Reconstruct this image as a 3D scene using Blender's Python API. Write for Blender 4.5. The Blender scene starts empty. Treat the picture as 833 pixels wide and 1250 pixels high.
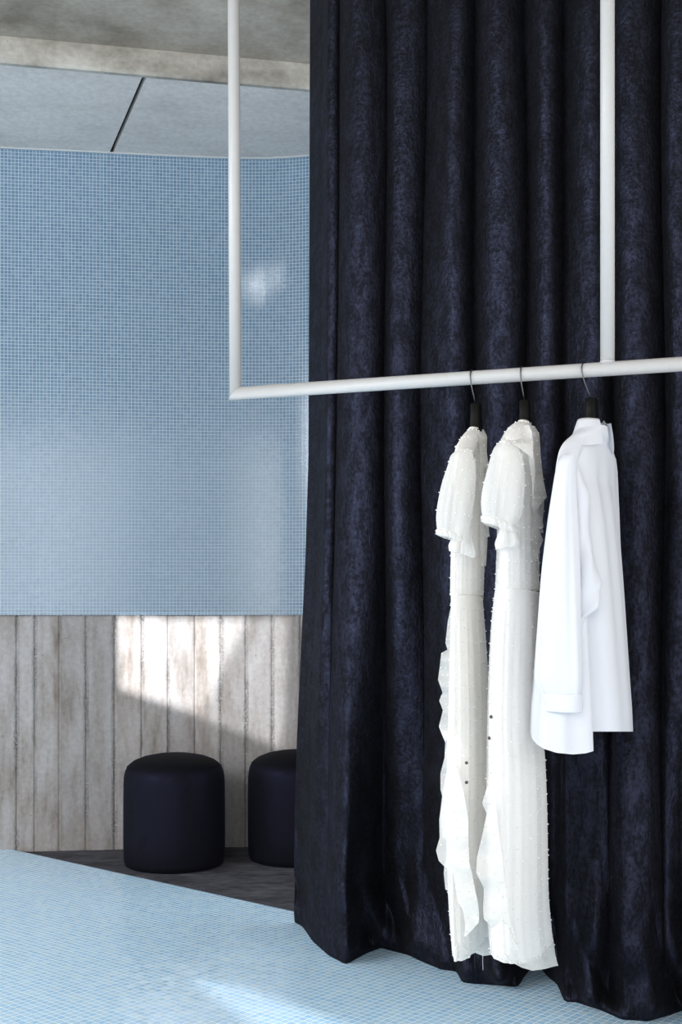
import bpy, bmesh, math, random
import numpy as np
from mathutils import Vector, Matrix, noise

random.seed(7)
C = bpy.context.scene.collection
F = 1450.0          # focal length in pixels of an 833 x 1250 frame
CX, HY = 416.5, 750.0
CAM_Z = 1.1

# ------------------------------------------------------------------ helpers
def P(px, py, d):
    return Vector(((px - CX) / F * d, d, CAM_Z - (py - HY) / F * d))

def floor_pt(px, py, z=0.0):
    d = (CAM_Z - z) * F / (py - HY)
    return Vector(((px - CX) / F * d, d, z))

def interp(x, xs, ys):
    return float(np.interp(x, xs, ys))

def smooth(t):
    t = max(0.0, min(1.0, t))
    return t * t * (3 - 2 * t)

def link_mesh(name, verts, faces, mat, parent=None, sm=True, uvs=None):
    me = bpy.data.meshes.new(name)
    me.from_pydata([tuple(v) for v in verts], [], faces)
    if uvs is not None:
        lay = me.uv_layers.new(name='UVMap')
        for l in me.loops:
            lay.data[l.index].uv = uvs[l.vertex_index]
    if sm:
        for p in me.polygons:
            p.use_smooth = True
    me.materials.append(mat)
    tri = [p for p in me.polygons if len(p.vertices) == 3]
    if len(tri) > 60 and len(tri) < len(me.polygons):
        me.materials.append(M['tuft'])
        for p in tri: p.material_index = 1
    o = bpy.data.objects.new(name, me)
    C.objects.link(o)
    if parent is not None:
        o.parent = parent
        o.matrix_parent_inverse = Matrix.Translation(-parent.location)
    return o

def link_bm(name, bm, mat, parent=None, sm=True):
    bmesh.ops.recalc_face_normals(bm, faces=bm.faces)
    me = bpy.data.meshes.new(name)
    bm.to_mesh(me)
    bm.free()
    if sm:
        for p in me.polygons:
            p.use_smooth = True
    me.materials.append(mat)
    o = bpy.data.objects.new(name, me)
    C.objects.link(o)
    if parent is not None:
        o.parent = parent
        o.matrix_parent_inverse = Matrix.Translation(-parent.location)
    return o

def thing(name, label, cat, loc, group=None):
    o = bpy.data.objects.new(name, None)
    o.empty_display_size = 0.1
    C.objects.link(o)
    o.location = loc
    return tag(o, label, cat, group)

def tag(o, label, cat, group=None):
    o['label'] = label
    o['category'] = cat
    if group:
        o['group'] = group
    return o

def struct(o, label, cat):
    o['kind'] = 'structure'
    return tag(o, label, cat)

def prism(name, pts, z0, z1, mat, parent=None):
    n = len(pts)
    v = [(p[0], p[1], z0) for p in pts] + [(p[0], p[1], z1) for p in pts]
    f = [tuple(range(n - 1, -1, -1)), tuple(range(n, 2 * n))]
    f += [(i, (i + 1) % n, n + (i + 1) % n, n + i) for i in range(n)]
    o = link_mesh(name, v, f, mat, parent, sm=False)
    bm = bmesh.new(); bm.from_mesh(o.data)
    bmesh.ops.recalc_face_normals(bm, faces=bm.faces)
    bm.to_mesh(o.data); bm.free()
    return o

def tube_bm(bm, pts, r, n=12, caps=True):
    pts = [Vector(p) for p in pts]
    rings = []
    prev = None
    for i, p in enumerate(pts):
        a = pts[max(i - 1, 0)]; b = pts[min(i + 1, len(pts) - 1)]
        t = (b - a).normalized()
        if prev is None:
            u = t.orthogonal().normalized()
        else:
            u = (prev - t * prev.dot(t)).normalized()
        prev = u
        w = t.cross(u)
        rr = r[i] if isinstance(r, (list, tuple)) else r
        rings.append([bm.verts.new(p + (u * math.cos(2 * math.pi * k / n) + w * math.sin(2 * math.pi * k / n)) * rr) for k in range(n)])
    for i in range(len(rings) - 1):
        for k in range(n):
            bm.faces.new((rings[i][k], rings[i][(k + 1) % n], rings[i + 1][(k + 1) % n], rings[i + 1][k]))
    if caps:
        bm.faces.new(rings[0][::-1]); bm.faces.new(rings[-1])

# ------------------------------------------------------------------ materials
def new_mat(name):
    m = bpy.data.materials.new(name)
    m.use_nodes = True
    nt = m.node_tree
    b = nt.nodes['Principled BSDF']
    return m, nt, b

def N(nt, typ, **kw):
    n = nt.nodes.new(typ)
    for k, v in kw.items():
        setattr(n, k, v)
    return n

def mathn(nt, op, a, b=None, c=None, clamp=False):
    n = N(nt, 'ShaderNodeMath', operation=op, use_clamp=clamp)
    for i, v in enumerate((a, b, c)):
        if v is None:
            continue
        if isinstance(v, (int, float)):
            n.inputs[i].default_value = v
        else:
            nt.links.new(v, n.inputs[i])
    return n.outputs[0]

def mixc(nt, fac, a, b, mode='MIX'):
    n = N(nt, 'ShaderNodeMix', data_type='RGBA', blend_type=mode)
    for sock, v in ((n.inputs[0], fac), (n.inputs[6], a), (n.inputs[7], b)):
        if isinstance(v, (int, float)):
            sock.default_value = v
        elif isinstance(v, tuple):
            sock.default_value = (*v[:3], 1)
        else:
            nt.links.new(v, sock)
    return n.outputs[2]

def noise_n(nt, vec, scale, detail=4, rough=0.55):
    n = N(nt, 'ShaderNodeTexNoise')
    n.inputs['Scale'].default_value = scale
    n.inputs['Detail'].default_value = detail
    n.inputs['Roughness'].default_value = rough
    if vec is not None:
        nt.links.new(vec, n.inputs['Vector'])
    return n.outputs['Fac']

def ramp(nt, fac, stops):
    n = N(nt, 'ShaderNodeValToRGB')
    els = n.color_ramp.elements
    els[0].position, els[0].color = stops[0][0], (*stops[0][1], 1)
    els[1].position, els[1].color = stops[-1][0], (*stops[-1][1], 1)
    for p, c in stops[1:-1]:
        e = els.new(p); e.color = (*c, 1)
    nt.links.new(fac, n.inputs[0])
    return n.outputs[0]

def scaled(nt, vec, s, rotz=0.0):
    n = N(nt, 'ShaderNodeMapping')
    n.inputs['Scale'].default_value = s
    n.inputs['Rotation'].default_value = (0, 0, rotz)
    nt.links.new(vec, n.inputs['Vector'])
    return n.outputs[0]

def bump(nt, h, strength, dist, normal=None):
    n = N(nt, 'ShaderNodeBump')
    n.inputs['Strength'].default_value = strength
    n.inputs['Distance'].default_value = dist
    nt.links.new(h, n.inputs['Height'])
    if normal is not None:
        nt.links.new(normal, n.inputs['Normal'])
    return n.outputs[0]

def mosaic(name, pitch, grout, tile_cols, grout_col, rotz, rough, tilt, tint, use_uv=True):
    m, nt, b = new_mat(name)
    tc = N(nt, 'ShaderNodeTexCoord')
    src = tc.outputs['UV'] if use_uv else tc.outputs['Object']
    v = scaled(nt, src, (1, 1, 1), rotz)
    v = scaled(nt, v, (1 / pitch, 1 / pitch, 1 / pitch))
    sep = N(nt, 'ShaderNodeSeparateXYZ'); nt.links.new(v, sep.inputs[0])
    g = grout / pitch / 2
    masks, fl = [], []
    for k in (0, 1):
        fr = mathn(nt, 'FRACT', sep.outputs[k])
        d = mathn(nt, 'ABSOLUTE', mathn(nt, 'SUBTRACT', fr, 0.5))
        masks.append(mathn(nt, 'LESS_THAN', d, 0.5 - g))
        fl.append(mathn(nt, 'FLOOR', sep.outputs[k]))
    tile = mathn(nt, 'MULTIPLY', masks[0], masks[1])
    cell = N(nt, 'ShaderNodeCombineXYZ')
    nt.links.new(fl[0], cell.inputs[0]); nt.links.new(fl[1], cell.inputs[1])
    wn = N(nt, 'ShaderNodeTexWhiteNoise', noise_dimensions='2D')
    nt.links.new(cell.outputs[0], wn.inputs['Vector'])
    col = ramp(nt, wn.outputs['Value'], tile_cols)
    # sheets of mosaic differ a little from one another
    sh = scaled(nt, cell.outputs[0], (1 / 20, 1 / 20, 1))
    shf = N(nt, 'ShaderNodeVectorMath', operation='FLOOR'); nt.links.new(sh, shf.inputs[0])
    wn2 = N(nt, 'ShaderNodeTexWhiteNoise', noise_dimensions='2D'); nt.links.new(shf.outputs[0], wn2.inputs['Vector'])
    sv = mathn(nt, 'MULTIPLY_ADD', wn2.outputs['Value'], 0.05, 0.975)
    cmb = N(nt, 'ShaderNodeCombineXYZ')
    for k in range(3):
        nt.links.new(sv, cmb.inputs[k])
    col = mixc(nt, 1.0, col, cmb.outputs[0], 'MULTIPLY')
    # worn grout reads stronger on some lines than on others
    fin = mixc(nt, tile, grout_col, col)
    nt.links.new(fin, b.inputs['Base Color'])
    r = mathn(nt, 'MULTIPLY_ADD', tile, rough - 0.7, 0.7)
    nt.links.new(r, b.inputs['Roughness'])
    b.inputs['Specular IOR Level'].default_value = tint
    # each tessera is set at a slightly different angle
    geo = N(nt, 'ShaderNodeNewGeometry')
    off = N(nt, 'ShaderNodeVectorMath', operation='SUBTRACT')
    nt.links.new(wn.outputs['Color'], off.inputs[0]); off.inputs[1].default_value = (0.5, 0.5, 0.5)
    sc = N(nt, 'ShaderNodeVectorMath', operation='SCALE'); nt.links.new(off.outputs[0], sc.inputs[0]); sc.inputs['Scale'].default_value = tilt
    ad = N(nt, 'ShaderNodeVectorMath', operation='ADD'); nt.links.new(geo.outputs['Normal'], ad.inputs[0]); nt.links.new(sc.outputs[0], ad.inputs[1])
    no = N(nt, 'ShaderNodeVectorMath', operation='NORMALIZE'); nt.links.new(ad.outputs[0], no.inputs[0])
    nt.links.new(bump(nt, tile, 0.25, 0.001, no.outputs[0]), b.inputs['Normal'])
    return m

M = {}
M['wall_tile'] = mosaic('wall mosaic', 0.0163, 0.0019,
                        [(0.0, (0.103, 0.181, 0.268)), (0.5, (0.123, 0.204, 0.292)), (1.0, (0.148, 0.23, 0.316))],
                        (0.44, 0.49, 0.53), 0.0, 0.16, 0.014, 0.5)
AXB = math.atan2(-1.046, 1.234)      # direction of the edge between mosaic and carpet
M['floor_tile'] = mosaic('floor mosaic', 0.0232, 0.0026,
                         [(0.0, (0.37, 0.65, 0.92)), (0.5, (0.44, 0.71, 0.94)), (1.0, (0.54, 0.78, 0.96))],
                         (0.86, 0.92, 0.95), -AXB, 0.18, 0.05, 0.5)

def concrete(name, cols, scale_vec, bump_s=0.3, tone=False, pits=True, coords='Object', rough=0.85):
    m, nt, b = new_mat(name)
    tc = N(nt, 'ShaderNodeTexCoord')
    v = scaled(nt, tc.outputs[coords], scale_vec)
    n1 = noise_n(nt, v, 1.0, 8, 0.62)
    col = ramp(nt, n1, cols)
    n2 = noise_n(nt, tc.outputs[coords], 45, 4, 0.6)
    col = mixc(nt, 0.35, col, ramp(nt, n2, [(0.3, (0.55, 0.55, 0.55)), (0.7, (1.15, 1.15, 1.15))]), 'MULTIPLY')
    h = mathn(nt, 'MULTIPLY_ADD', n1, 0.6, mathn(nt, 'MULTIPLY', n2, 0.25))
    if tone:
        at = N(nt, 'ShaderNodeVertexColor', layer_name='board')
        col = mixc(nt, 1.0, col, at.outputs['Color'], 'MULTIPLY')
        at2 = N(nt, 'ShaderNodeVertexColor', layer_name='joint')
        sj = N(nt, 'ShaderNodeSeparateColor'); nt.links.new(at2.outputs['Color'], sj.inputs[0])
        peb = noise_n(nt, tc.outputs[coords], 130, 3, 0.7)
        long = noise_n(nt, scaled(nt, tc.outputs[coords], (9, 2.2, 1)), 1.0, 3, 0.6)
        pm = mathn(nt, 'MULTIPLY', sj.outputs[0], mathn(nt, 'SUBTRACT', mathn(nt, 'MULTIPLY', mathn(nt, 'SUBTRACT', peb, 0.47), 9, clamp=False), 0.0, clamp=True))
        pm = mathn(nt, 'MULTIPLY', pm, mathn(nt, 'MULTIPLY', mathn(nt, 'SUBTRACT', long, 0.42), 5, clamp=True), clamp=True)
        col = mixc(nt, mathn(nt, 'MULTIPLY', pm, 0.62), col, (0.13, 0.115, 0.10))
        h = mathn(nt, 'SUBTRACT', h, mathn(nt, 'MULTIPLY', pm, 0.7))
    if pits:
        vo = N(nt, 'ShaderNodeTexVoronoi'); vo.inputs['Scale'].default_value = 38
        nt.links.new(tc.outputs[coords], vo.inputs['Vector'])
        rnd = N(nt, 'ShaderNodeSeparateColor'); nt.links.new(vo.outputs['Color'], rnd.inputs[0])
        rad = mathn(nt, 'MULTIPLY', mathn(nt, 'SUBTRACT', rnd.outputs[0], 0.72, clamp=True), 0.45)
        pit = mathn(nt, 'LESS_THAN', vo.outputs['Distance'], rad)
        col = mixc(nt, mathn(nt, 'MULTIPLY', pit, 0.6), col, (0.12, 0.11, 0.10))
        h = mathn(nt, 'SUBTRACT', h, pit)
    nt.links.new(col, b.inputs['Base Color'])
    b.inputs['Roughness'].default_value = rough
    b.inputs['Specular IOR Level'].default_value = 0.3
    nt.links.new(bump(nt, h, bump_s, 0.01), b.inputs['Normal'])
    return m

M['board_concrete'] = concrete('board marked concrete',
    [(0.32, (0.170, 0.146, 0.130)), (0.42, (0.268, 0.245, 0.232)), (0.53, (0.342, 0.325, 0.324)), (0.70, (0.405, 0.396, 0.400))],
    (9, 1.9, 1), 0.9, tone=True, coords='UV')
M['beam_concrete'] = concrete('stained beam concrete',
    [(0.28, (0.17, 0.15, 0.125)), (0.47, (0.34, 0.315, 0.275)), (0.62, (0.47, 0.445, 0.40)), (0.8, (0.56, 0.53, 0.48))],
    (3.2, 3.2, 6.0), 0.25)
M['soffit_concrete'] = concrete('brown stained soffit concrete',
    [(0.28, (0.20, 0.165, 0.13)), (0.47, (0.33, 0.285, 0.235)), (0.62, (0.42, 0.375, 0.32)), (0.8, (0.50, 0.45, 0.39))],
    (3.2, 3.2, 6.0), 0.15)
M['slab_concrete'] = concrete('smooth slab concrete',
    [(0.25, (0.50, 0.465, 0.435)), (0.5, (0.64, 0.60, 0.57)), (0.8, (0.72, 0.68, 0.65))],
    (1.6, 3.4, 2.0), 0.08, pits=False, rough=0.6)
M['white_paint'] = concrete('painted plaster', [(0.3, (0.72, 0.73, 0.74)), (0.7, (0.8, 0.81, 0.82))], (2, 2, 2), 0.03, pits=False)

def velvet(name, base, tintc, sheen, vec_scale, patch, bump_s, coords='UV', sheen_r=0.35, gloss=0.0, gcol=(0.3, 0.34, 0.6), grough=0.42):
    m, nt, b = new_mat(name)
    tc = N(nt, 'ShaderNodeTexCoord')
    v = scaled(nt, tc.outputs[coords], vec_scale)
    n1 = noise_n(nt, v, 1.0, 7, 0.68)
    n2 = noise_n(nt, scaled(nt, tc.outputs[coords], (vec_scale[0] * 3.5, vec_scale[1] * 6, vec_scale[2] * 5)), 1.0, 4, 0.6)
    mix = mathn(nt, 'MULTIPLY_ADD', n2, 0.42, mathn(nt, 'MULTIPLY', n1, 0.58))
    nap = mathn(nt, 'MULTIPLY', mathn(nt, 'SUBTRACT', mix, patch), 5.5, clamp=True)
    col = mixc(nt, nap, tuple(c * 0.45 for c in base), base)
    nt.links.new(col, b.inputs['Base Color'])
    b.inputs['Roughness'].default_value = 0.85
    b.inputs['Specular IOR Level'].default_value = 0.12
    nt.links.new(mathn(nt, 'MULTIPLY_ADD', nap, sheen * 0.75, sheen * 0.25), b.inputs['Sheen Weight'])
    b.inputs['Sheen Roughness'].default_value = sheen_r
    b.inputs['Sheen Tint'].default_value = (*tintc, 1)
    bn = bump(nt, mix, bump_s, 0.02)
    nt.links.new(bn, b.inputs['Normal'])
    if gloss > 0:
        gl = N(nt, 'ShaderNodeBsdfGlossy'); gl.inputs['Color'].default_value = (*gcol, 1); gl.inputs['Roughness'].default_value = grough
        nt.links.new(bn, gl.inputs['Normal'])
        mx = N(nt, 'ShaderNodeMixShader')
        nt.links.new(mathn(nt, 'MULTIPLY_ADD', nap, gloss * 0.8, gloss * 0.2), mx.inputs[0])
        nt.links.new(b.outputs[0], mx.inputs[1]); nt.links.new(gl.outputs[0], mx.inputs[2])
        nt.links.new(mx.outputs[0], nt.nodes['Material Output'].inputs['Surface'])
    return m

M['curtain'] = velvet('navy crushed velvet', (0.0048, 0.0046, 0.0068), (0.24, 0.26, 0.42), 0.06, (24, 12, 1), 0.44, 0.46, gloss=0.060, gcol=(0.29, 0.335, 0.62), grough=0.30)
M['pouf'] = velvet('midnight velvet', (0.0030, 0.0031, 0.0062), (0.16, 0.18, 0.52), 0.12, (9, 9, 9), 0.30, 0.06, 'Object', 0.25, gloss=0.010, gcol=(0.24, 0.25, 0.62), grough=0.42)
M['pouf_top'] = velvet('midnight velvet lid', (0.0022, 0.0022, 0.0042), (0.15, 0.16, 0.4), 0.04, (9, 9, 9), 0.30, 0.06, 'Object', 0.2)
M['carpet'] = velvet('charcoal carpet', (0.075, 0.073, 0.086), (0.5, 0.52, 0.6), 0.10, (5, 9, 5), 0.42, 0.5, 'Object', 0.5)

def cloth(name, col, transp, translucent, weave=0.15, rough=0.8):
    m, nt, b = new_mat(name)
    tc = N(nt, 'ShaderNodeTexCoord')
    n1 = noise_n(nt, tc.outputs['Object'], 900, 2, 0.5)
    nt.links.new(mixc(nt, n1, tuple(c * 0.96 for c in col), col), b.inputs['Base Color'])
    b.inputs['Roughness'].default_value = rough
    b.inputs['Specular IOR Level'].default_value = 0.15
    nt.links.new(bump(nt, n1, weave, 0.0005), b.inputs['Normal'])
    out = nt.nodes['Material Output']
    sh = b.outputs[0]
    if translucent > 0:
        t = N(nt, 'ShaderNodeBsdfTranslucent'); t.inputs[0].default_value = (*col, 1)
        mx = N(nt, 'ShaderNodeMixShader'); mx.inputs[0].default_value = translucent
        nt.links.new(sh, mx.inputs[1]); nt.links.new(t.outputs[0], mx.inputs[2]); sh = mx.outputs[0]
    if transp > 0:
        t = N(nt, 'ShaderNodeBsdfTransparent')
        mx = N(nt, 'ShaderNodeMixShader'); mx.inputs[0].default_value = transp
        nt.links.new(sh, mx.inputs[1]); nt.links.new(t.outputs[0], mx.inputs[2]); sh = mx.outputs[0]
    nt.links.new(sh, out.inputs['Surface'])
    return m

M['dress'] = cloth('ivory dotted voile', (0.94, 0.92, 0.89), 0.0, 0.36)
M['sheer'] = cloth('sheer ivory voile', (0.93, 0.915, 0.89), 0.30, 0.35)
M['cool_dress'] = cloth('white dotted voile', (0.94, 0.925, 0.905), 0.0, 0.36)
M['cool_sheer'] = cloth('sheer white voile', (0.90, 0.89, 0.87), 0.30, 0.35)
M['shirt'] = cloth('white poplin', (0.74, 0.755, 0.80), 0.0, 0.15, 0.05, 0.7)

def plain(name, col, rough, metal=0.0, scale=60, spec=0.5):
    m, nt, b = new_mat(name)
    tc = N(nt, 'ShaderNodeTexCoord')
    n1 = noise_n(nt, tc.outputs['Object'], scale, 3, 0.5)
    nt.links.new(mixc(nt, n1, tuple(c * 0.93 for c in col), col), b.inputs['Base Color'])
    b.inputs['Roughness'].default_value = rough
    b.inputs['Metallic'].default_value = metal
    b.inputs['Specular IOR Level'].default_value = spec
    return m

M['rail'] = plain('white powder coat', (0.475, 0.47, 0.465), 0.42)
M['hook'] = plain('dark steel wire', (0.10, 0.10, 0.105), 0.3, 0.9)
M['hanger'] = plain('black lacquered wood', (0.003, 0.0027, 0.0024), 0.5, spec=0.12)
M['tuft'] = plain('white tufts', (0.93, 0.92, 0.90), 0.9)
M['button'] = plain('dark horn button', (0.03, 0.028, 0.025), 0.35)
M['dark'] = plain('dark recess', (0.02, 0.02, 0.02), 0.9)
M['trim'] = plain('white tile trim', (0.42, 0.45, 0.47), 0.5)
M['black_metal'] = plain('black mask metal', (0.02, 0.02, 0.02), 0.5)

# ------------------------------------------------------------------ the curved wall
wall_px = [(-420, 5.20), (-150, 5.40), (0, 5.50), (75, 5.535), (150, 5.572), (220, 5.605), (285, 5.628), (335, 5.628), (379, 5.595),
           (430, 5.52), (490, 5.38), (550, 5.19), (620, 4.9)]
wall_px = [(a, d + 0.045) for a, d in wall_px]
ctrl = [((px - CX) / F * d, d) for px, d in wall_px]
def catmull(pts, n):
    out = []
    for i in range(len(pts) - 1):
        p0 = pts[max(i - 1, 0)]; p1 = pts[i]; p2 = pts[i + 1]; p3 = pts[min(i + 2, len(pts) - 1)]
        for k in range(n):
            t = k / n
            out.append(tuple(0.5 * ((2 * p1[a]) + (-p0[a] + p2[a]) * t + (2 * p0[a] - 5 * p1[a] + 4 * p2[a] - p3[a]) * t * t +
                                    (-p0[a] + 3 * p1[a] - 3 * p2[a] + p3[a]) * t ** 3) for a in (0, 1)))
    out.append(tuple(pts[-1]))
    return out
WC = catmull(ctrl, 24)
WS = [0.0]
for a, b_ in zip(WC[:-1], WC[1:]):
    WS.append(WS[-1] + math.hypot(b_[0] - a[0], b_[1] - a[1]))
WX = [p[0] for p in WC]; WY = [p[1] for p in WC]
def wall_at(s, back=0.0):
    x = interp(s, WS, WX); y = interp(s, WS, WY)
    e = 0.01
    tx = interp(s + e, WS, WX) - interp(s - e, WS, WX); ty = interp(s + e, WS, WY) - interp(s - e, WS, WY)
    l = math.hypot(tx, ty)
    return Vector((x - ty / l * back, y + tx / l * back, 0))
def s_of_px(px):
    best = min(range(len(WC)), key=lambda i: abs(WC[i][0] / WC[i][1] * F + CX - px))
    lo, hi = WS[max(best - 1, 0)], WS[min(best + 1, len(WS) - 1)]
    for _ in range(40):
        mid = (lo + hi) / 2
        w = wall_at(mid)
        if w.x / w.y * F + CX < px: lo = mid
        else: hi = mid
    return (lo + hi) / 2
TILE_Z = 1.097
WALL_TOP = CAM_Z + 2.18

# tiled upper wall: front face, back face and edges
nS = 160
vs, fs, uv = [], [], []
for i in range(nS + 1):
    s = WS[-1] * i / nS
    a, b_ = wall_at(s, -0.004), wall_at(s, 0.12)
    for p, z in ((a, TILE_Z), (a, WALL_TOP), (b_, WALL_TOP), (b_, TILE_Z)):
        vs.append((p.x, p.y, z)); uv.append((s, z))
for i in range(nS):
    for k in range(4):
        fs.append((4 * i + k, 4 * i + 4 + k, 4 * i + 4 + (k + 1) % 4, 4 * i + (k + 1) % 4))
fs += [(0, 1, 2, 3), (4 * nS + 3, 4 * nS + 2, 4 * nS + 1, 4 * nS)]
o = link_mesh('wall_back', vs, fs, M['wall_tile'], sm=False, uvs=uv)
for p in o.data.polygons:
    if abs(p.normal.z) < 0.5: p.use_smooth = False
struct(o, 'curved wall of small pale blue mosaic tiles above the raw concrete', 'wall')

# board marked concrete below
joints_px = [-420 + 33 * k for k in range(12)] + [-12, 20, 42, 72, 105, 140, 173, 205, 238, 270, 300, 332, 366] + [400 + 34 * k for k in range(6)]
js = sorted(s_of_px(p) for p in joints_px)
cols = []      # (s, offset, tone, joint)
rb = random.Random(3)
bounds = [0.0] + [j for j in js if 0.03 < j < WS[-1] - 0.03] + [WS[-1]]
for i in range(len(bounds) - 1):
    a, b_ = bounds[i], bounds[i + 1]
    off = rb.uniform(-0.0025, 0.0025); tone = rb.uniform(0.86, 1.05); warm = rb.uniform(-0.03, 0.01)
    w = b_ - a
    deep = rb.uniform(0.3, 1.0)
    for t, jn, ex in ((0.0015 / w, 1.0, 0.004), (0.004 / w, 0.9, 0.0), (0.010 / w, 0.6, 0), (0.018 / w, 0.0, 0), (0.35, 0.0, 0), (0.65, 0.0, 0), (1 - 0.018 / w, 0.0, 0), (1 - 0.010 / w, 0.6 * deep, 0), (1 - 0.004 / w, 0.9 * deep, 0.0), (1 - 0.0015 / w, 1.0, 0.004)):
        cols.append((a + t * w, off + ex, (tone, tone * (1 + warm * 0.5), tone * (1 + warm)), jn))
nz = 44
vs, fs, uv, ct, cj = [], [], [], [], []
for s, off, tone, jn in cols:
    for k in range(nz + 1):
        z = -0.03 + (TILE_Z + 0.03) * k / nz
        d = noise.noise(Vector((s * 6, z * 2.5, 3))) * 0.0035 + noise.noise(Vector((s * 30, z * 22, 9))) * 0.0014 * (1 + 1.4 * jn)
        p = wall_at(s, off + d + 0.004)
        vs.append((p.x, p.y, z)); uv.append((s, z)); ct.append((*tone, 1)); cj.append((jn, jn, jn, 1))
for i in range(len(cols) - 1):
    for k in range(nz):
        a = i * (nz + 1) + k
        fs.append((a, a + nz + 1, a + nz + 2, a + 1))
o = link_mesh('wall_base', vs, fs, M['board_concrete'], uvs=uv)
for nm, data in (('board', ct), ('joint', cj)):
    ca = o.data.color_attributes.new(name=nm, type='FLOAT_COLOR', domain='POINT')
    for i, c in enumerate(data): ca.data[i].color = c
sm = o.modifiers.new('thick', 'SOLIDIFY'); sm.thickness = 0.1; sm.offset = -1
struct(o, 'board-marked raw concrete wall base below the mosaic tiles', 'wall')

bm = bmesh.new()
ring = []
for i in range(nS + 1):
    s = WS[-1] * i / nS
    a, b_ = wall_at(s, -0.012), wall_at(s, 0.0)
    ring.append([bm.verts.new((p.x, p.y, z)) for p, z in ((a, WALL_TOP - 0.007), (a, WALL_TOP), (b_, WALL_TOP), (b_, WALL_TOP - 0.007))])
for i in range(nS):
    for k in range(4):
        bm.faces.new((ring[i][k], ring[i + 1][k], ring[i + 1][(k + 1) % 4], ring[i][(k + 1) % 4]))
bm.faces.new(ring[0]); bm.faces.new(ring[-1][::-1])
struct(link_bm('trim_1', bm, M['trim'], sm=False), 'thin white edge strip along the top of the mosaic wall', 'trim')

# ------------------------------------------------------------------ floors
e0, e1 = floor_pt(42, 1043), floor_pt(360, 1113)
ed = (e1 - e0).normalized()
A0 = e0 - ed * 4; A1 = e1 + ed * 3.2
nrm = Vector((ed.y, -ed.x, 0))
if nrm.y > 0: nrm = -nrm
fl = prism('floor', [A0, A1, A1 + nrm * 9, A0 + nrm * 9], -0.12, 0.0, M['floor_tile'])
lay = fl.data.uv_layers.new(name='UVMap')
for l in fl.data.loops:
    v = fl.data.vertices[l.vertex_index].co
    lay.data[l.index].uv = (v.x - e0.x, v.y - e0.y)
struct(fl, 'glossy pale blue mosaic floor in front of the curtain', 'floor')
# mosaic mapping is rotated onto the carpet edge
cp = prism('floor_carpet', [A0 - nrm * 0.0005, A1 - nrm * 0.0005, A1 - nrm * 5, A0 - nrm * 5], -0.12, -0.012, M['carpet'])
struct(cp, 'dark charcoal carpet floor behind the mosaic under the poufs', 'floor')

# ------------------------------------------------------------------ ceiling
def at_z(px, py, z):
    d = (z - CAM_Z) * F / (HY - py)
    return Vector(((px - CX) / F * d, d, z))
# the ceiling steps down towards the wall: high front bay, a vertical face, then the lower slabs
f0, f1 = at_z(0, 75, WALL_TOP), at_z(378, 108, WALL_TOP)
df = (f1 - f0).normalized()
qa, qb = f0 - df * 3, f1 + df * 3.4
NEAR_Z = 3.38
j0, j1 = at_z(176, 95, WALL_TOP), at_z(136, 187, WALL_TOP)
jd = (j1 - j0).normalized()
side = Vector((jd.y, -jd.x, 0)); side = side if side.x > 0 else -side
fn_ = Vector((df.y, -df.x, 0)); fn_ = fn_ if fn_.y > 0 else -fn_     # away from the camera
tq = ((qa.x - j0.x) * df.y - (qa.y - j0.y) * df.x) / (jd.x * df.y - jd.y * df.x)
ja, jb = j0 + jd * (tq + 0.016), j1 + jd * 1.6
g = 0.009
o = prism('ceiling', [ja + side * g, jb + side * g, jb + side * 5, qb + fn_ * 0.016], WALL_TOP, WALL_TOP + 0.14, M['slab_concrete'])
struct(o, 'smooth grey concrete ceiling slab right of the dark joint', 'ceiling')
o = prism('ceiling_slab', [ja - side * g, jb - side * g, jb - side * 5, qa + fn_ * 0.016], WALL_TOP, WALL_TOP + 0.14, M['slab_concrete'])
struct(o, 'smooth grey concrete ceiling slab left of the dark joint', 'ceiling')
o = prism('trim_2', [ja - side * 0.03, ja + side * 0.03, jb + side * 0.03, jb - side * 0.03], WALL_TOP + 0.03, WALL_TOP + 0.2, M['dark'])
struct(o, 'dark recessed joint between two concrete ceiling slabs', 'trim')
bm = bmesh.new()
nx = 160
rows = []
for i in range(nx + 1):
    t = i / nx
    p = qa.lerp(qb, t)
    w = noise.noise(Vector((t * 45, 1, 0))) * 0.004
    prof = [(p + fn_ * 0.03, NEAR_Z + 0.3), (p - fn_ * 0.0, NEAR_Z + 0.3), (p - fn_ * 0.004, NEAR_Z - 0.02 + w), (p + fn_ * w, WALL_TOP + 0.012), (p + fn_ * 0.008, WALL_TOP - 0.001), (p + fn_ * 0.03, WALL_TOP - 0.001)]
    rows.append([bm.verts.new((a.x, a.y, z)) for a, z in prof])
for i in range(nx):
    for k in range(6):
        bm.faces.new((rows[i][k], rows[i + 1][k], rows[i + 1][(k + 1) % 6], rows[i][(k + 1) % 6]))
bm.faces.new(rows[0]); bm.faces.new(rows[-1][::-1])
struct(link_bm('ceiling_beam', bm, M['beam_concrete'], sm=False), 'pale stained concrete step face where the ceiling drops towards the mosaic wall', 'beam')
o = prism('ceiling_front', [qa - fn_ * 0.004, qb - fn_ * 0.004, Vector((4.6, -3.5, 0)), Vector((-4.6, -3.5, 0))], NEAR_Z, NEAR_Z + 0.15, M['soffit_concrete'])
struct(o, 'dark brownish stained concrete ceiling bay at the top of the room', 'ceiling')

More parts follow.
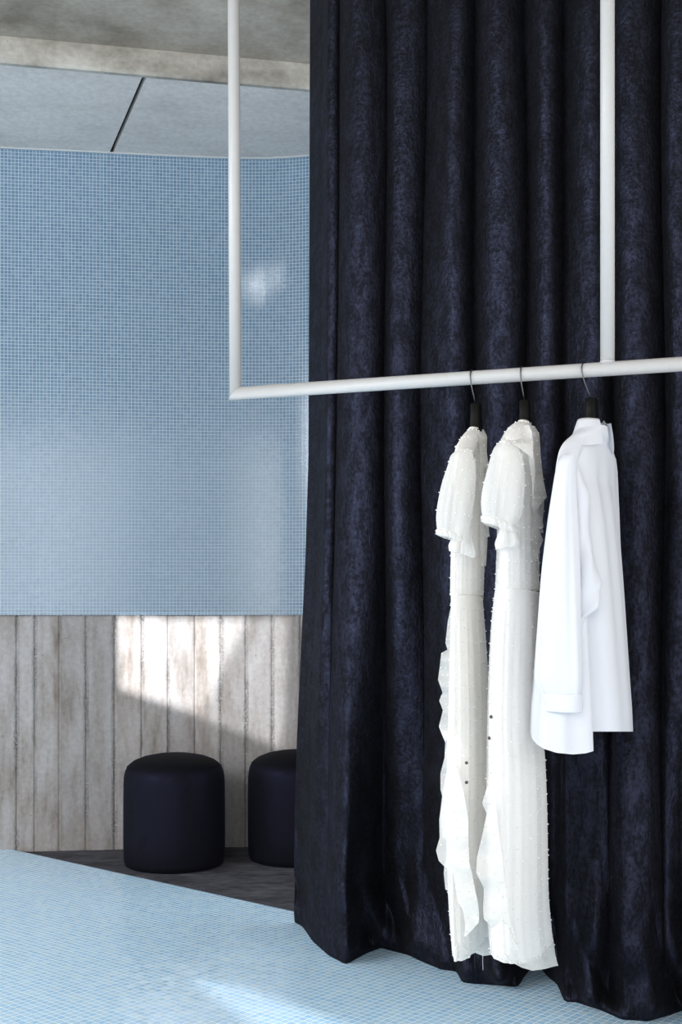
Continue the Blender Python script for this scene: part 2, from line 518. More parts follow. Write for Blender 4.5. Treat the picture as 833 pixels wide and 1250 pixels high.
# ------------------------------------------------------------------ clothes rail
def bar_d(px): return 3.2684 / (1 + 0.344 * (px - CX) / F)
BAR_Z = CAM_Z + 0.627
TH = math.atan(0.344)
Bdir = Vector((math.cos(TH), -math.sin(TH), 0))
Hdir = Vector((-math.sin(TH), -math.cos(TH), 0))
def bar_pt(px):
    d = bar_d(px); return Vector(((px - CX) / F * d, d, BAR_Z))
RB = 0.0182
rail = thing('clothes_rail', 'white tubular clothes rail hung from the ceiling on two posts in front of the curtain', 'clothes rail', bar_pt(287))
bm = bmesh.new()
c0 = bar_pt(287.5)
pts = [c0 - Bdir * RB, c0 + (bar_pt(1000) - c0)]
tube_bm(bm, [c0 - Bdir * 0.0 + Bdir * 0.0, bar_pt(560), bar_pt(1000)], RB, 28)
# mitred corner at the left end
for v in bm.verts:
    r = v.co - c0
    if r.dot(Bdir) < 0.05:
        v.co += Bdir * (-(r.z)) * -1.0
link_bm('crossbar', bm, M['rail'], rail)
bm = bmesh.new()
lean = Bdir * -0.008
tube_bm(bm, [c0, Vector((c0.x, c0.y, 2.4)) + lean * 0.4, Vector((c0.x, c0.y, NEAR_Z)) + lean], RB * 0.92, 28)
for v in bm.verts:
    r = v.co - c0
    if r.z < 0.2:
        v.co.z += r.dot(Bdir)
link_bm('hanging_post', bm, M['rail'], rail)
c1 = bar_pt(742)
bm = bmesh.new()
tube_bm(bm, [c1 + Vector((0, 0, RB * 0.6)), Vector((c1.x, c1.y, 2.6)), Vector((c1.x, c1.y, NEAR_Z))], RB, 28)
link_bm('hanging_post', bm, M['rail'], rail)
bm = bmesh.new()
tube_bm(bm, [c1 + Vector((0, 0, RB * 0.8)), c1 + Vector((0, 0, RB + 0.003))], [RB * 1.12, RB * 1.02], 28)
link_bm('weld_collar', bm, M['rail'], rail)

# ------------------------------------------------------------------ curtain
def base_d(px): return 3.755 / (1 + 0.49 * (px - CX) / F)
hem_px = [(352, 4.26), (362, 4.196), (375, 4.006), (396, 3.84), (418, 3.744), (440, 3.844), (465, 3.93), (500, 3.842), (540, 3.683), (560, 3.66), (564, 3.56), (600, 3.537), (632, 3.515), (640, 3.63), (650, 3.72), (662, 3.70),
          (670, 3.61), (682, 3.54), (690, 3.38), (705, 3.379), (735, 3.309), (760, 3.235), (790, 3.216), (833, 3.309), (870, 3.25), (900, 3.12), (940, 3.15), (1000, 3.02), (1060, 3.0), (1120, 2.9)]
valleys = [330, 372, 396, 470, 517, 578, 640, 688, 745, 811, 868, 925, 985, 1050, 1120]
skew = [1.0, 1.0, 0.8, 0.75, 1.5, 1.0, 1.3, 1.5, 0.8, 0.6, 1.0, 1.0, 1.2, 1.0]
ampl = [0.03, 0.03, 0.105, 0.065, 0.09, 0.095, 0.075, 0.085, 0.09, 0.085, 0.07, 0.08, 0.07, 0.07]
def fold(px):
    for i in range(len(valleys) - 1):
        if valleys[i] <= px <= valleys[i + 1]:
            s = (px - valleys[i]) / (valleys[i + 1] - valleys[i])
            s = s ** skew[i]
            return ampl[i] * (math.sin(math.pi * s) ** 0.75)
    return 0.0
nu, nv = 760, 190
CUR_TOP = NEAR_Z - 0.002
us = np.linspace(352, 1118, nu)
hx = [h[0] for h in hem_px]; hd = [h[1] for h in hem_px]
vs, fs, uv = [], [], []
arc = 0.0
for i, u in enumerate(us):
    fu = fold(u)
    hem = interp(u, hx, hd)
    hem = 0.25 * interp(u - 3, hx, hd) + 0.5 * hem + 0.25 * interp(u + 3, hx, hd)
    b0 = base_d(max(u, 372)) + 0.05
    if u < 380: b0 += (380 - u) * 0.012
    if i: arc += abs(us[i] - us[i - 1]) / F * 3.5 + abs(fu - fprev) * 0.8
    fprev = fu
    for k in range(nv + 1):
        t = k / nv
        z = CUR_TOP * (t ** 1.35)
        w = 1 - smooth(z / 1.55)
        w = w ** 1.2
        w2 = 1 - smooth(z / 0.30)
        # folds wander a little on their way down
        wob = noise.noise(Vector((u * 0.012, z * 0.9, 4))) * 7
        fz = fold(u + wob * (1 - w))
        D_top = b0 - fz * (0.9 - 0.2 * w)
        D_hem = hem - 0.55 * fz * (1 - w2)
        D = D_top * (1 - w) + D_hem * w
        # cloth slumps outward just above the hem, where it rests on the floor
        slump = math.exp(-((z - 0.05) / 0.05) ** 2)
        D -= 0.020 * slump
        D += noise.noise(Vector((u * 0.035 + z * 3.5, z * 5.5 - u * 0.012, 1))) * 0.085 * (1 - smooth(z / 0.5)) * smooth(z / 0.04)
        cr = noise.noise(Vector((u * 0.022 + z * 2.2, z * 2.6 + u * 0.006, 21)))
        D += (0.5 - abs(cr) * 2.2) * 0.045 * (1 - smooth(z / 0.62)) * smooth(z / 0.05)
        D += noise.noise(Vector((u * 0.03, z * 1.6, 7))) * 0.012
        # the free left edge drifts left on its way down
        py_here = HY + (CAM_Z - z) / D * F
        edge = max(0.0, 1 - (u - 352) / 130.0)
        left = interp(py_here, [0, 560, 680, 770, 900, 1000, 1100, 1130], [380, 378, 374.5, 370, 364, 361, 359.5, 361])
        px = u + edge * (left - 352)
        vs.append((((px - CX) / F) * D, D, max(z, 0.003)))
        uv.append((arc, z))
for i in range(nu - 1):
    for k in range(nv):
        a = i * (nv + 1) + k
        fs.append((a, a + nv + 1, a + nv + 2, a + 1))
cur = link_mesh('velvet_curtain', vs, fs, M['curtain'], uvs=uv)
mo = cur.modifiers.new('thick', 'SOLIDIFY'); mo.thickness = 0.004; mo.offset = 1
tag(cur, 'floor-length navy blue crushed velvet curtain hanging in folds behind the clothes', 'curtain')

# ------------------------------------------------------------------ poufs
def lathe(bm, prof, n=72):
    rings = []
    for r, z in prof:
        if r < 1e-5:
            rings.append([bm.verts.new((0, 0, z))])
        else:
            rings.append([bm.verts.new((r * math.cos(2 * math.pi * k / n), r * math.sin(2 * math.pi * k / n), z)) for k in range(n)])
    for a, b_ in zip(rings[:-1], rings[1:]):
        for k in range(n):
            q = [a[k % len(a)], a[(k + 1) % len(a)], b_[(k + 1) % len(b_)], b_[k % len(b_)]]
            q2 = []
            for v in q:
                if v not in q2: q2.append(v)
            if len(q2) > 2: bm.faces.new(q2)
def make_pouf(px, front_y, label):
    zf = -0.012
    d = (CAM_Z - zf) * F / (front_y - HY) + 0.222
    loc = Vector(((px - CX) / F * d, d, zf))
    root = thing('velvet_pouf', label, 'pouf', loc, 'velvet poufs on the carpet')
    R = 0.224
    prof = [(0.0, 0.0), (R - 0.02, 0.0), (R - 0.006, 0.006), (R, 0.03), (R + 0.001, 0.12), (R + 0.001, 0.26), (R, 0.36), (R - 0.002, 0.395), (R - 0.007, 0.418), (R - 0.014, 0.432), (R - 0.018, 0.436)]
    bm = bmesh.new(); lathe(bm, prof)
    for v in bm.verts: v.co += loc
    link_bm('side_cover', bm, M['pouf'], root)
    prof = [(R - 0.018, 0.430), (R - 0.018, 0.436), (R - 0.024, 0.446), (R - 0.045, 0.462), (R - 0.085, 0.478), (R - 0.14, 0.489), (R - 0.19, 0.493), (0.0, 0.494)]
    bm = bmesh.new(); lathe(bm, prof)
    for v in bm.verts: v.co += loc
    link_bm('seat_pad', bm, M['pouf_top'], root)
    bm = bmesh.new()
    n = 96
    tube_bm(bm, [loc + Vector(((R - 0.0165) * math.cos(2 * math.pi * k / n), (R - 0.0165) * math.sin(2 * math.pi * k / n), 0.4365)) for k in range(n + 1)], 0.0022, 8, False)
    link_bm('piping_seam', bm, M['pouf'], root)
    return root
make_pouf(213, 1068, 'round midnight blue velvet pouf standing clear of the curtain on the carpet')
make_pouf(363, 1060.5, 'round midnight blue velvet pouf half hidden behind the curtain edge')

# ------------------------------------------------------------------ hangers
def make_hanger(px, dx, neck_top, neck_bot, yaw, arm_drop, label):
    o = bar_pt(px)
    D = bar_d(px)
    H = Matrix.Rotation(yaw, 3, 'Z') @ Hdir
    B = Matrix.Rotation(yaw, 3, 'Z') @ Bdir
    root = thing('coat_hanger', label, 'coat hanger', o, 'coat hangers on the rail')
    k = D / F
    zt = CAM_Z - (neck_top - HY) * k; zb = CAM_Z - (neck_bot - HY) * k
    shift = Bdir * (dx * k)
    pts = []
    for a in range(-20, 200, 10):
        r = RB + 0.0022
        ang = math.radians(a)
        pts.append(o - H * (math.cos(ang) * (r + 0.0006) / math.cos(yaw)) + Vector((0, 0, math.sin(ang) * r)))
    end = pts[-1]
    top = Vector((o.x, o.y, zt)) + shift
    for t in (0.25, 0.5, 0.75):
        p = end.lerp(top, t); p += H * 0.010 * math.sin(math.pi * t)
        pts.append(p)
    pts.append(top - Vector((0, 0, 0.012)))
    bm = bmesh.new(); tube_bm(bm, pts, 0.0017, 10)
    link_bm('hook', bm, M['hook'], root)
    # black neck block
    bm = bmesh.new()
    hz = (zt - zb) / 2
    rings = []
    for u, sc_ in ((0, 0.72), (0.02, 0.9), (0.05, 1.0), (0.5, 1.02), (0.8, 1.12), (1.0, 1.3)):
        ring = []
        for q in range(32):
            a = 2 * math.pi * q / 32
            ca, sa = math.cos(a), math.sin(a)
            ring.append(bm.verts.new(top + H * (math.copysign(abs(ca) ** 0.6, ca) * 0.020 * sc_) + B * (math.copysign(abs(sa) ** 0.6, sa) * 0.0135 * sc_) + Vector((0, 0, -2 * hz * u))))
        rings.append(ring)
    for a, b_ in zip(rings[:-1], rings[1:]):
        for q in range(32):
            bm.faces.new((a[q], a[(q + 1) % 32], b_[(q + 1) % 32], b_[q]))
    bm.faces.new(rings[0]); bm.faces.new(rings[-1][::-1])
    link_bm('neck_block', bm, M['hanger'], root)
    # sloping shoulder bar, inside the garment
    bm = bmesh.new()
    base = top + Vector((0, 0, -2 * hz + 0.012))
    tube_bm(bm, [base + H * s * 0.10 + Vector((0, 0, -arm_drop * (abs(s) ** 1.1) - 0.024)) for s in (-1, -0.7, -0.4, -0.15, 0.15, 0.4, 0.7, 1)], [0.006, 0.008, 0.010, 0.012, 0.012, 0.010, 0.008, 0.006], 12)
    link_bm('shoulder_bar', bm, M['hanger'], root)
    return top + Vector((0, 0, -2 * hz)), H, B

# ------------------------------------------------------------------ garments
class Garment:
    """Frame of one garment on its hanger: o = point on the rail, H along the shoulders (towards the camera), B across."""
    def __init__(self, px, cx, yaw):
        self.o = bar_pt(px); self.D = bar_d(px); self.cx = cx
        self.H = Matrix.Rotation(yaw, 3, 'Z') @ Hdir
        self.B = Matrix.Rotation(yaw, 3, 'Z') @ Bdir
        al = math.atan((cx - CX) / F)
        self.r = Vector((math.cos(al), -math.sin(al), 0))
        self.f = Vector((math.sin(al), math.cos(al), 0))
        self.Hr, self.Br = self.H.dot(self.r), self.B.dot(self.r)
        self.axis = Vector((self.o.x + (cx - px) / F * self.D, self.o.y, 0))
    def dep(self, h):      # depth of the point h along the shoulder line
        return self.D + self.H.dot(Vector((0, 1, 0))) * h
    def pt(self, px, py, h=0.0):
        """world point that lies h along the shoulder line, seen at px, py"""
        d = self.dep(h)
        return P(px, py, d)

def rows_interp(rows, n):
    ys = [r[0] for r in rows]
    # finer smoothing than straight lines: Catmull through the rows
    out = []
    pts = [tuple(float(c) for c in r) for r in rows]
    y0, y1 = ys[0], ys[-1]
    for i in range(n + 1):
        y = y0 + (y1 - y0) * i / n
        k = max(0, min(len(ys) - 2, int(np.searchsorted(ys, y, side='right')) - 1))
        t = (y - ys[k]) / (ys[k + 1] - ys[k])
        row = [y]
        for c in range(1, len(pts[0])):
            p1, p2 = pts[k][c], pts[k + 1][c]
            m1 = (p2 - pts[k - 1][c]) / (ys[k + 1] - ys[k - 1]) if k > 0 else (p2 - p1) / (ys[k + 1] - ys[k])
            m2 = (pts[k + 2][c] - p1) / (ys[k + 2] - ys[k]) if k < len(ys) - 2 else (p2 - p1) / (ys[k + 1] - ys[k])
            hh = ys[k + 1] - ys[k]
            row.append((2 * t ** 3 - 3 * t * t + 1) * p1 + (t ** 3 - 2 * t * t + t) * hh * m1 + (-2 * t ** 3 + 3 * t * t) * p2 + (t ** 3 - t * t) * hh * m2)
        out.append(row)
    return out

def garment_tube(g, rows, n_rows, n_th, h_off, fold_fn=None, tilt=0.0, open_top=True, power=1.0):
    """rows: y, left px, right px, half length along the shoulders. Silhouette of the tube follows left/right."""
    d = g.dep(h_off)
    verts, faces, nrmls = [], [], []
    rr = rows_interp(rows, n_rows)
    for y, xl, xr, a in rr:
        k = d / F
        half = (xr - xl) / 2 * k
        bb2 = half * half - (a * g.Hr) ** 2
        bb = math.sqrt(max(bb2, (0.35 * half) ** 2)) / abs(g.Br)
        mid = (xl + xr) / 2
        base = P(mid, y, d)
        for j in range(n_th):
            th = 2 * math.pi * j / n_th
            c, s = math.cos(th), math.sin(th)
            ch = math.copysign(abs(c) ** power, c); sb = math.copysign(abs(s) ** power, s)
            nv_ = (g.H * (c / max(a, 0.01)) + g.B * (s / max(bb, 0.01))).normalized()
            p = base + g.H * (a * ch) + g.B * (bb * sb)
            if fold_fn:
                f = fold_fn(th, y)
                p = p + nv_ * f
            if tilt:
                p.z -= tilt * (p - base).dot(g.r)
            verts.append(p); nrmls.append(nv_)
    for i in range(n_rows):
        for j in range(n_th):
            a0 = i * n_th + j; b0 = i * n_th + (j + 1) % n_th
            faces.append((a0, b0, b0 + n_th, a0 + n_th))
    return verts, faces, nrmls

def fit_hem(g, v, n_rows, n_th, targets, start=0.0, side=None):
    xs = [t[0] for t in targets or []]; ys = [t[1] for t in targets or []]
    last = [Vector(v[n_rows * n_th + j]) for j in range(n_th)]
    dz = []
    for j, p in enumerate(last):
        th = 2 * math.pi * j / n_th
        px = CX + p.x / p.y * F
        if side is None:
            y = interp(px, xs, ys)
        else:
            y = side(th, px)
        dz.append(CAM_Z - (y - HY) * p.y / F - p.z)
    for i in range(n_rows + 1):
        w = smooth((i / n_rows - start) / (1 - start))
        for j in range(n_th):
            v[i * n_th + j].z += dz[j] * w

OCT_F = [(0, 2, 4), (2, 1, 4), (1, 3, 4), (3, 0, 4), (2, 0, 5), (1, 2, 5), (3, 1, 5), (0, 3, 5)]
def add_tufts(verts, faces, spots, r=0.0022):
    for p, nn in spots:
        b0 = len(verts)
        t = nn.orthogonal().normalized(); u = nn.cross(t)
        rr = r * random.uniform(0.8, 1.25)
        ctr = p + nn * rr * 0.7
        verts += [ctr + t * rr, ctr - t * rr, ctr + u * rr, ctr - u * rr, ctr + nn * rr, ctr - nn * rr]
        faces += [tuple(b0 + q for q in f) for f in OCT_F]

def grid_tufts(verts, nrmls, n_rows, n_th, dr, dt, jit=True):
    spots = []
    row = 0
    i = 1
    while i < n_rows:
        for j in range(0 if row % 2 == 0 else dt // 2, n_th, dt):
            q = i * n_th + j
            if q < len(verts):
                q2 = q + random.choice((0, 0, n_th, -n_th)) 
                if not 0 <= q2 < len(verts): q2 = q
                spots.append((Vector(verts[q2]), nrmls[q2]))
        i += dr; row += 1
    return spots

def strip(g, rows, nsub_v, nu_, wave_amp, wave_n, phase=0.0, tuft=True, curl=0.0, spots=None):
    """ruffle: rows of (y, inner px, outer px, h inner, h outer[, y shift at outer])"""
    verts, faces = [], []
    ys = [r[0] for r in rows]
    n = nsub_v
    cum = [0.0]
    for a_, b_ in zip(rows[:-1], rows[1:]):
        cum.append(cum[-1] + math.hypot(b_[0] - a_[0], 0.35 * (b_[2] - a_[2])) + 0.5)
    for i in range(n + 1):
        tt = i / n * cum[-1]
        k = max(0, min(len(rows) - 2, int(np.searchsorted(cum, tt, side='right')) - 1))
        ft = (tt - cum[k]) / (cum[k + 1] - cum[k])
        # straight between given points, tiny easing keeps the zigzag of the ruffle edge
        e = ft
        row = [rows[k][c] * (1 - e) + rows[k + 1][c] * e for c in range(len(rows[0]))]
        y, xi, xo, hi, ho = row[:5]
        dy = row[5] if len(row) > 5 else 0.0
        for j in range(nu_ + 1):
            s = j / nu_
            h = hi + (ho - hi) * s + wave_amp * s * math.sin(2 * math.pi * wave_n * i / n + phase) + curl * s * s
            verts.append(g.pt(xi + (xo - xi) * s, y + dy * s, h))
    for i in range(n):
        for j in range(nu_):
            a = i * (nu_ + 1) + j
            faces.append((a, a + 1, a + nu_ + 2, a + nu_ + 1))
    if tuft:
        rng = random.Random(int(rows[0][0]))
        base = list(verts)
        sp = []
        last = None; par = 0
        for i in range(1, n):
            c = base[i * (nu_ + 1) + nu_ // 2]
            if last is not None and (c - last).length < 0.019: continue
            last = c; par ^= 1
            ra, rb_ = base[i * (nu_ + 1)], base[i * (nu_ + 1) + nu_]
            wd = (rb_ - ra).length
            m_ = max(1, int(wd / 0.024))
            for q in range(m_):
                s_ = (q + (0.3 if par else 0.8) + rng.uniform(-0.1, 0.1)) / m_
                if not 0.02 < s_ < 0.99: continue
                jf = s_ * nu_; j = min(int(jf), nu_ - 1)
                p = base[i * (nu_ + 1) + j].lerp(base[i * (nu_ + 1) + j + 1], jf - j)
                sp.append((p, g.H))
        add_tufts(verts, faces, sp)
    return verts, faces

def pleats(specs):
    def fn(th, y):
        v = 0.0
        for n, ph, amp, y0, y1 in specs:
            w = smooth((y - y0) / (y1 - y0)) if y1 != y0 else 1.0
            v += 0.55 * amp * w * math.sin(n * th + ph + 1.7 * math.sin(2 * th + ph) + 0.9 * math.sin(3 * th - ph) + 0.0016 * y * math.sin(ph * 3))
        return v
    return fn

def wire_part(name, path, r, mat, root):
    bm = bmesh.new(); tube_bm(bm, path, r, 6)
    return link_bm(name, bm, mat, root)

def disc_button(root, p, axis):
    bm = bmesh.new()
    tube_bm(bm, [p, p + axis * 0.001, p + axis * 0.0025, p + axis * 0.003], [0.0036, 0.0042, 0.0042, 0.0034], 16)
    link_bm('button', bm, M['button'], root)

# ---------------- dress on the left
def dress_left():
    make_hanger(576.5, 5.0, 493, 528, 0.0, 0.10, 'black hanger with steel hook holding the left white dress')
    g = Garment(576.5, 578, 0.0)
    root = thing('dress', 'ivory dotted wrap dress hanging leftmost on the rail, its left ruffle against the curtain', 'dress', bar_pt(576.5) + Vector((0, 0, -1.55)), 'dotted dresses on the rail')
    d = M['dress']; sh = M['sheer']
    nr, nt_ = 110, 144
    fn = pleats([(9, 0.4, 0.0025, 540, 640), (23, 1.1, 0.0016, 560, 640)])
    rows = [(526, 573, 588, 0.040), (531, 569, 591, 0.075), (540, 564, 593.5, 0.115), (556, 557, 594.5, 0.155), (575, 556, 594.5, 0.165), (620, 555, 593.5, 0.160), (680, 552.5, 591.5, 0.150), (727, 551.5, 590, 0.145)]
    v, f, nn = garment_tube(g, rows, nr, nt_, 0.0, fn)
    add_tufts(v, f, grid_tufts(v, nn, nr, nt_, 7, 6))
    link_mesh('bodice', v, f, d, root)
    fn = pleats([(7, 0.9, 0.005, 728, 900), (17, 2.0, 0.0032, 727, 780), (29, 0.3, 0.0014, 727, 760)])
    rows = [(726, 551.5, 590, 0.146), (760, 552, 592, 0.155), (800, 551.5, 594.5, 0.165), (850, 551, 596.5, 0.172), (900, 550, 598, 0.18), (960, 549, 598.5, 0.188), (1040, 549, 599.5, 0.196), (1110, 552, 601, 0.203), (1150, 555, 603, 0.205)]
    nr = 190
    v, f, nn = garment_tube(g, rows, nr, nt_, 0.0, fn, tilt=0.12)
    add_tufts(v, f, grid_tufts(v, nn, nr, nt_, 6, 6))
    link_mesh('skirt', v, f, d, root)
    # waist seam
    seam = []
    ring_rows = [(727, 551, 590.5, 0.147), (728, 551, 590.5, 0.147)]
    v, f, nn = garment_tube(g, ring_rows, 1, 60, 0.0)
    wire_part('waist_seam', v[:60] + v[:1], 0.0014, d, root)
    # near puff sleeve
    fs_ = pleats([(5, 0.2, 0.006, 548, 600), (11, 0.7, 0.004, 548, 620)])
    rows = [(549, 559, 574, 0.020), (556, 551, 578, 0.036), (566, 548, 580, 0.046), (590, 541, 579, 0.058), (615, 536.5, 576, 0.064), (635, 534.5, 572, 0.062), (648, 535, 568, 0.052), (653, 535.5, 566, 0.046), (659, 533, 568, 0.054)]
    v, f, nn = garment_tube(g, rows, 60, 80, 0.165, fs_, tilt=-0.0 + 0.75 * 0.0)
    for i, p in enumerate(v):      # the gathered cuff slopes down to the right
        y = i // 80
        p.z -= 0.55 * max(0, (y / 60 - 0.45)) * ((p - g.axis).dot(g.r) + 0.05)
    add_tufts(v, f, grid_tufts(v, nn, 60, 80, 7, 6))
    link_mesh('sleeve', v, f, sh, root)
    # cuff frill of the near sleeve
    rows = [(655, 536, 565, 0.046), (660, 533, 568, 0.056), (665, 535.5, 566, 0.050)]
    v, f, nn = garment_tube(g, rows, 8, 120, 0.165, pleats([(17, 0, 0.004, 655, 661), (9, 1, 0.003, 655, 661)]))
    for i, p in enumerate(v): p.z -= 0.55 * 0.55 * ((p - g.axis).dot(g.r) + 0.05) - 0.012
    link_mesh('cuff_frill', v, f, sh, root)
    # inner sleeve end that shows below
    rows = [(640, 557, 575, 0.03), (660, 553, 576, 0.038), (671, 550.5, 577, 0.044), (677, 552, 575, 0.044)]
    v, f, nn = garment_tube(g, rows, 24, 60, 0.155, pleats([(7, 0.5, 0.010, 640, 670), (13, 0.2, 0.008, 655, 672)]), tilt=0.25)
    link_mesh('sleeve_lining', v, f, sh, root)
    # far sleeve behind the body
    rows = [(552, 574, 592, 0.025), (575, 572, 595, 0.045), (620, 570, 596, 0.055), (645, 572, 595, 0.045), (655, 571, 596, 0.05)]
    v, f, nn = garment_tube(g, rows, 40, 60, -0.175, fs_)
    add_tufts(v, f, grid_tufts(v, nn, 40, 60, 7, 6))
    link_mesh('sleeve', v, f, sh, root)
    # ruffle down the front of the bodice (right side)
    rows = [(524, 583, 590.7, 0.03, 0.0), (533, 585, 595, 0.04, 0.0), (551, 586, 594.5, 0.06, 0.02), (566, 586, 596.5, 0.08, 0.03), (585, 585, 592, 0.09, 0.05), (605, 587, 597, 0.08, 0.03), (625, 587, 593, 0.08, 0.04), (642, 587, 596, 0.07, 0.02), (670, 587, 595, 0.06, 0.02), (691, 588, 593.7, 0.05, 0.03)]
    v, f = strip(g, rows, 90, 6, 0.012, 5)
    link_mesh('front_ruffle', v, f, sh, root)
    # neck band
    v, f, nn = garment_tube(g, [(525, 573.5, 588, 0.041), (530, 570, 591, 0.072)], 2, 60, 0.0)
    wire_part('neck_band', v[:60] + v[:1], 0.0030, d, root)
    # ruffle cascading down the left edge of the skirt
    pts = [(733, 552.5), (758, 547), (785, 544), (793, 546.5), (797, 539), (815, 537), (830, 535), (845.5, 540.6), (855.6, 536.4), (867, 541), (887, 536), (907, 544), (925, 543), (944, 538), (964, 538), (979, 542), (990, 538.5), (1001, 538), (1023, 541)]
    rows = [(y, 557, x, 0.11, 0.05) for y, x in pts]
    v, f = strip(g, rows, 200, 8, 0.018, 9)
    link_mesh('skirt_ruffle', v, f, sh, root)
    # second layer folding over the front, and the layer under it
    rows = [(930, 548, 556, 0.175, 0.200), (965, 541, 566, 0.18, 0.218), (1001, 536.5, 572, 0.185, 0.228), (1023, 537, 572, 0.185, 0.23), (1038, 532.5, 572.5, 0.18, 0.23), (1051, 536, 573, 0.185, 0.23), (1058, 543, 574.5, 0.19, 0.232), (1066, 553.5, 576.5, 0.20, 0.232), (1084, 556.5, 580, 0.205, 0.235), (1101, 559, 583.5, 0.205, 0.238), (1112, 567, 585, 0.21, 0.238), (1120, 577, 585, 0.215, 0.238), (1127, 583.5, 584.5, 0.225, 0.236)]
    v, f = strip(g, rows, 130, 14, 0.008, 5)
    link_mesh('front_ruffle', v, f, sh, root)
    rows = [(1100, 562, 582, 0.205, 0.225), (1115, 566, 585, 0.205, 0.228), (1127, 568, 584, 0.205, 0.228), (1135, 568, 577, 0.205, 0.222), (1143, 567, 569, 0.205, 0.21)]
    v, f = strip(g, rows, 50, 8, 0.004, 2)
    link_mesh('under_ruffle', v, f, sh, root)
    rows = [(1052, 560, 543, 0.10, 0.05), (1066, 560, 542, 0.11, 0.06), (1086, 560, 544, 0.12, 0.07), (1091, 562, 556, 0.12, 0.09), (1108, 564, 554.5, 0.13, 0.09), (1116, 566, 558, 0.13, 0.10), (1131, 568, 558, 0.14, 0.10), (1153, 572, 556, 0.15, 0.10)]
    v, f = strip(g, rows, 80, 8, 0.010, 3)
    link_mesh('under_ruffle', v, f, sh, root)
    # scalloped sheer hem band
    rows = [(1146, 555, 604, 0.206), (1150, 555.5, 605.5, 0.209), (1155, 556, 606, 0.210)]
    v, f, nn = garment_tube(g, rows, 10, 160, 0.0, pleats([(7, 0.9, 0.007, 700, 900), (13, 1, 0.005, 1140, 1165)]), tilt=0.12)
    fit_hem(g, v, 10, 160, [(550, 1152), (556, 1154), (569, 1158), (580, 1163), (590, 1167), (604, 1165), (620, 1162)])
    add_tufts(v, f, grid_tufts(v, nn, 10, 160, 4, 8))
    link_mesh('hem_band', v, f, sh, root)
    for px, py in ((570, 931), (570, 955)):
        disc_button(root, g.pt(px, py, 0.200), g.H)
    wire_part('loose_thread', [g.pt(590, 1160, 0.1), g.pt(589.6, 1172, 0.1), g.pt(589.9, 1184, 0.1)], 0.0005, d, root)

